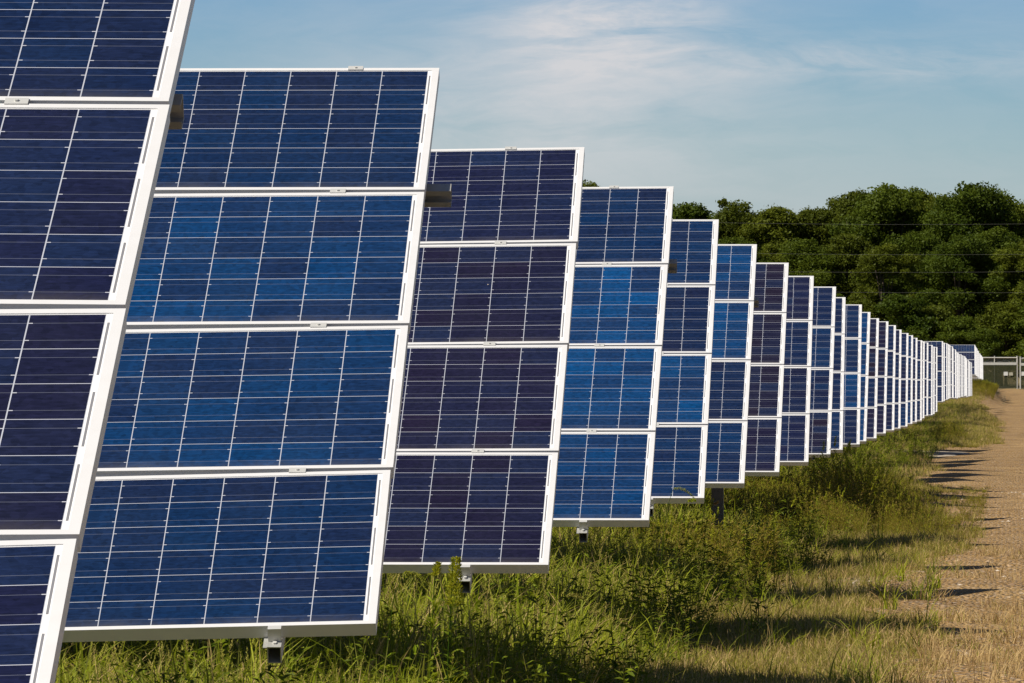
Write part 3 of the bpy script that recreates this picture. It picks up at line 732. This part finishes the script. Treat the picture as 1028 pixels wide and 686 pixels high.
TREES = [  # x pixel, y pixel of the top, northing, kind, width factor, label
 (592, 181, 700, 'B', .8, 'lone tree top showing above the fourth solar array'),
 (640, 202, 705, 'D', .9, 'broad tree hidden behind the fourth array'),
 (683, 204, 700, 'P', 1.0, 'dark conical tree just right of the fourth array'),
 (700, 203, 695, 'P', .9, 'leftmost rounded conifer above the fifth array'),
 (721, 211, 712, 'P', .6, 'tiny tree tip between the conifer and the round tree'),
 (743, 201, 692, 'B', .85, 'round topped tree above the sixth array'),
 (776, 209, 690, 'D', 1.0, 'tree above the gap between seventh and sixth arrays'),
 (800, 215, 696, 'A', .8, 'low tree in the dip of the treeline'),
 (818, 211, 692, 'D', .8, 'tree rising from the dip towards the big crowns'),
 (842, 197, 690, 'B', 1.0, 'left shoulder tree of the large rounded crowns'),
 (865, 193, 684, 'D', .9, 'mid height tree left of the tallest rounded crown'),
 (893, 185, 682, 'A', 1.05, 'tallest rounded crown left of the notch in the treeline'),
 (918, 189, 690, 'C', .8, 'dark crown on the left side of the notch'),
 (943, 194, 686, 'B', .9, 'crown on the right side of the notch'),
 (971, 184, 680, 'C', 1.0, 'big pale green crown right of the notch, tallest there'),
 (1003, 194, 684, 'A', 1.0, 'sloping crown near the right edge of the treeline'),
 (1035, 206, 684, 'D', 1.1, 'rightmost tall tree cut by the edge of the photo'),
 (705, 214, 722, 'A', 1.1, 'pale tree filling the gap behind the conifers'), (760, 216, 722, 'C', 1.1, 'tree behind the low dip of the treeline'),
 (815, 217, 722, 'B', 1.2, 'tree seen deep in the dip before the big crowns'), (868, 203, 716, 'C', 1.1, 'tree filling the space behind the tallest crown'),
 (905, 198, 718, 'B', 1.0, 'tree seen through the notch in the treeline'), (950, 200, 716, 'A', 1.1, 'tree just behind the right side of the notch'),
 (1000, 206, 716, 'C', 1.1, 'back tree under the sloping right crown'),
 (1080, 204, 690, 'A', 1.0, None), (1125, 196, 690, 'C', 1.0, None), (540, 205, 705, 'A', 1.0, None), (490, 205, 705, 'C', 1.0, None),
 (700, 232, 676, 'D', 1.0, 'front row tree behind the fifth array'),
 (738, 238, 670, 'A', .9, 'front row tree behind the sixth array'),
 (775, 243, 672, 'B', .9, 'front row tree above the seventh array'),
 (812, 240, 668, 'C', .85, 'olive front row tree above the eighth array'),
 (850, 236, 670, 'D', 1.0, 'leafy front row tree above the tenth array'),
 (886, 245, 662, 'B', .9, 'bright green front tree above the fourteenth array'),
 (925, 232, 668, 'A', .9, 'dark front tree in the middle of the wood'),
 (962, 236, 664, 'C', .85, 'wide dark front tree above the distant clusters'),
 (1000, 228, 668, 'A', .9, 'front tree above the fence and its signs'),
 (1040, 240, 662, 'B', 1.0, 'front tree at the right edge above the gate'),
 (1085, 238, 664, 'D', 1.0, None),
 (868, 300, 652, 'S', 1.0, 'low bushy tree behind the eleventh array tops'),
 (905, 296, 648, 'T', 1.0, 'dark bushy tree behind the falling line of array tops'),
 (940, 305, 650, 'S', 1.0, 'bright bushy tree above the middle cluster of arrays'),
 (965, 318, 646, 'T', .9, 'shaded bushy tree above the far end of the arrays'),
 (1010, 312, 650, 'S', 1.1, 'fan shaped low tree above the fence, right of centre'),
 (1048, 304, 648, 'T', 1.0, 'bushy tree behind the gate at the right edge'),
 (990, 330, 642, 'T', .7, 'smallest bush standing right behind the fence'),
 (1095, 310, 650, 'S', 1.0, None), (830, 296, 655, 'T', 1.0, 'low bush behind the ninth array')]
HID = 'leafy tree of the wood hidden behind the near solar arrays'
for j, x in enumerate(range(-260, 460, 62)): TREES.append((x, 200+(j*37 % 26), 700-(j*13 % 18), 'ACBD'[j % 4], 1.0, HID))
for j, x in enumerate(range(-230, 640, 78)): TREES.append((x, 238+(j*31 % 22), 672-(j*11 % 10), 'DBCA'[j % 4], 1.0, HID))
for j, x in enumerate(range(1150, 1700, 70)): TREES.append((x, 202+(j*29 % 24), 686, 'CADB'[j % 4], 1.0, None)); TREES.append((x-30, 262, 658, 'BDAC'[j % 4], .9, None))
for i, (x, y, Y, k, wf, lab) in enumerate(TREES):
    p = at(x, y, Y); g = gz(p.x, p.y); base = 9 if k in 'ST' else 19
    sc = (p.z - g)/base
    r = empty('tree', (p.x, p.y, g), (i*2.4) % 6.28); sw = 1.1*wf*(sc*.5+.5)
    r.scale = (sw, sw, sc)
    tag(r, lab or 'leafy tree of the wood standing outside the edge of the photo', 'tree', 'trees beyond the fence')
    put('crown', KIND[k][0], r); put('trunk', KIND[k][1], r)

# ------------------------------------------------------------------ fence, gate, signs
M_FP = m_simple('fence_steel', (.62, .60, .55), .5, .3)
M_TAPE = m_simple('pale_band', (.62, .62, .58), .8, 0, .2, 6, .4, (.45, .44, .40))
def m_screen():
    m, nt, out = newmat('green_windscreen')
    tc = N(nt, 'ShaderNodeTexCoord'); n = noise(nt, tc.outputs['Object'], 2.2, 5, .6)
    col = mix(nt, n, (.050, .060, .030), (.11, .11, .06))
    d = N(nt, 'ShaderNodeBsdfDiffuse'); L(nt, col, d.inputs[0]); t = N(nt, 'ShaderNodeBsdfTransparent')
    mx = N(nt, 'ShaderNodeMixShader'); mx.inputs[0].default_value = .5; L(nt, d.outputs[0], mx.inputs[1]); L(nt, t.outputs[0], mx.inputs[2])
    L(nt, mx.outputs[0], out.inputs[0]); return m
M_SCR = m_screen()
def m_chain():
    m, nt, out = newmat('chain_link')
    tc = N(nt, 'ShaderNodeTexCoord'); sx = N(nt, 'ShaderNodeSeparateXYZ'); L(nt, tc.outputs['Object'], sx.inputs[0])
    a = math_(nt, 'FRACT', math_(nt, 'MULTIPLY', math_(nt, 'ADD', sx.outputs[0], sx.outputs[2]), 14)); b = math_(nt, 'FRACT', math_(nt, 'MULTIPLY', math_(nt, 'SUBTRACT', sx.outputs[0], sx.outputs[2]), 14))
    k = math_(nt, 'MAXIMUM', math_(nt, 'LESS_THAN', a, .10), math_(nt, 'LESS_THAN', b, .10))
    d = N(nt, 'ShaderNodeBsdfDiffuse'); d.inputs[0].default_value = (.45, .45, .43, 1); t = N(nt, 'ShaderNodeBsdfTransparent')
    mx = N(nt, 'ShaderNodeMixShader'); L(nt, k, mx.inputs[0]); L(nt, t.outputs[0], mx.inputs[1]); L(nt, d.outputs[0], mx.inputs[2]); L(nt, mx.outputs[0], out.inputs[0]); return m
M_CH = m_chain()
FY = 622.0; FH = 2.75
def fence(name, x0, x1, label, cat, step, gate=False):
    xa, xb = at(x0, 380, FY).x, at(x1, 380, FY).x; g = gz((xa+xb)/2, FY); L_ = xb-xa
    r = empty(name, (xa, FY, g)); tag(r, label, cat)
    n = max(1, round(L_/step))
    for k in range(n+1):
        b = MB(); R_ = .07 if (k in (0, n) and gate) or k == n else .045
        b.tube([(0, 0, -.4 if not gate else .05), (0, 0, FH)], R_, 8); b.tube([(0, 0, FH), (0, 0, FH+.05)], R_*1.2, 8)
        put('post', b.mesh('post', M_FP), r, (L_*k/n, 0, 0))
    b = MB(); b.tube([(0, 0, FH-.10), (L_, 0, FH-.10)], .05, 8); put('top_rail', b.mesh('top_rail', M_FP), r)
    b = MB(); b.tube([(0, 0, .12), (L_, 0, .12)], .03, 8); put('bottom_rail', b.mesh('bottom_rail', M_FP), r)
    b = MB(); b.box(.05, L_-.05, -.062, -.055, .05, FH-.72); put('windscreen', b.mesh('windscreen', M_SCR), r)
    b = MB(); b.box(.05, L_-.05, -.070, -.055, FH-.72, FH-.50); put('pale_band', b.mesh('pale_band', M_TAPE), r)
    b = MB(); b.box(.05, L_-.05, .050, .054, .10, FH-.12); put('wire_mesh', b.mesh('wire_mesh', M_CH), r)
    return r
fence('chain_link_fence', 930, 1021.3, 'chain link fence with dark green windscreen at the road end', 'fence', 1.85)
fence('gate', 1024.5, 1082, 'pale framed chain link gate at the right edge of the photo', 'gate', 2.45, True)
fence('chain_link_fence', 1084.5, 1290, 'chain link fence beyond the gate outside the photo', 'fence', 3.0)
M_SIGN = m_simple('white_sign', (.80, .80, .76), .5)
M_SIGN2 = m_simple('faded_sign', (.50, .48, .38), .6)
M_INK = m_simple('sign_ink', (.12, .12, .12), .6)
for x, y, wd, hh, mt, lab in ((1009.7, 375.3, .36, .32, M_SIGN, 'white square sign on the fence, left of the faded one'),
                              (1014.9, 375.6, .34, .26, M_SIGN2, 'faded cream sign on the fence beside the white one'),
                              (1028.4, 375.3, .50, .34, M_SIGN, 'white sign hanging on the gate at the right edge')):
    p = at(x, y, FY-.10); r = empty('sign', (p.x, FY-.10, p.z)); tag(r, lab, 'sign', 'signs on the fence and gate')
    b = MB(); b.box(-wd/2, wd/2, -.01, .01, -hh/2, hh/2); put('plate', b.mesh('plate', mt), r)
    b = MB()
    for sx_ in (-1, 1): b.box(sx_*wd*.4-.012, sx_*wd*.4+.012, -.018, -.0102, hh*.36, hh*.42)
    put('bolt', b.mesh('bolt', M_INK), r)

# ------------------------------------------------------------------ overhead wires
M_WIRE = m_simple('aluminium_wire', (.20, .20, .18), .6, .1)
PY = 634.0
wl = at(500, 300, PY).x; wr = at(1200, 300, PY).x
for i, (ya, yb, lab) in enumerate(((222.5, 225.5, 'topmost overhead wire crossing in front of the treetops'),
                                  (252.5, 256, 'second overhead wire from the top, before the wood'),
                                  (271, 273.5, 'third overhead wire from the top, above the low bushes'),
                                  (289.5, 294.5, 'lowest overhead wire in front of the shaded trees'))):
    a = at(560, ya, PY).z; b_ = at(1028, yb, PY).z; pts = []
    for k in range(25):
        t = k/24; X_ = wl+(wr-wl)*t; zz = a + (b_-a)*((X_-at(560, 0, PY).x)/(at(1028, 0, PY).x-at(560, 0, PY).x)); pts.append((X_, PY, zz - .5*4*t*(1-t) + .42))
    b = MB(); b.tube(pts, .0055, 6); o = put('overhead_wire', b.mesh('overhead_wire', M_WIRE)); tag(o, lab, 'wire', 'overhead wires before the wood')
for X_ in (wl, wr):
    g = gz(X_, PY); r = empty('utility_pole', (X_, PY+.16, g)); tag(r, 'weathered wooden utility pole standing outside the view', 'utility pole', 'utility poles')
    b = MB(); b.tube([(0, 0, -.5), (0, 0, 16.2)], [.17, .11], 10); put('pole', b.mesh('pole', M_BARK), r)
    b = MB(); b.box(-.9, .9, -.14, -.11, 14.9, 15.0); put('crossarm', b.mesh('crossarm', M_BARK), r)
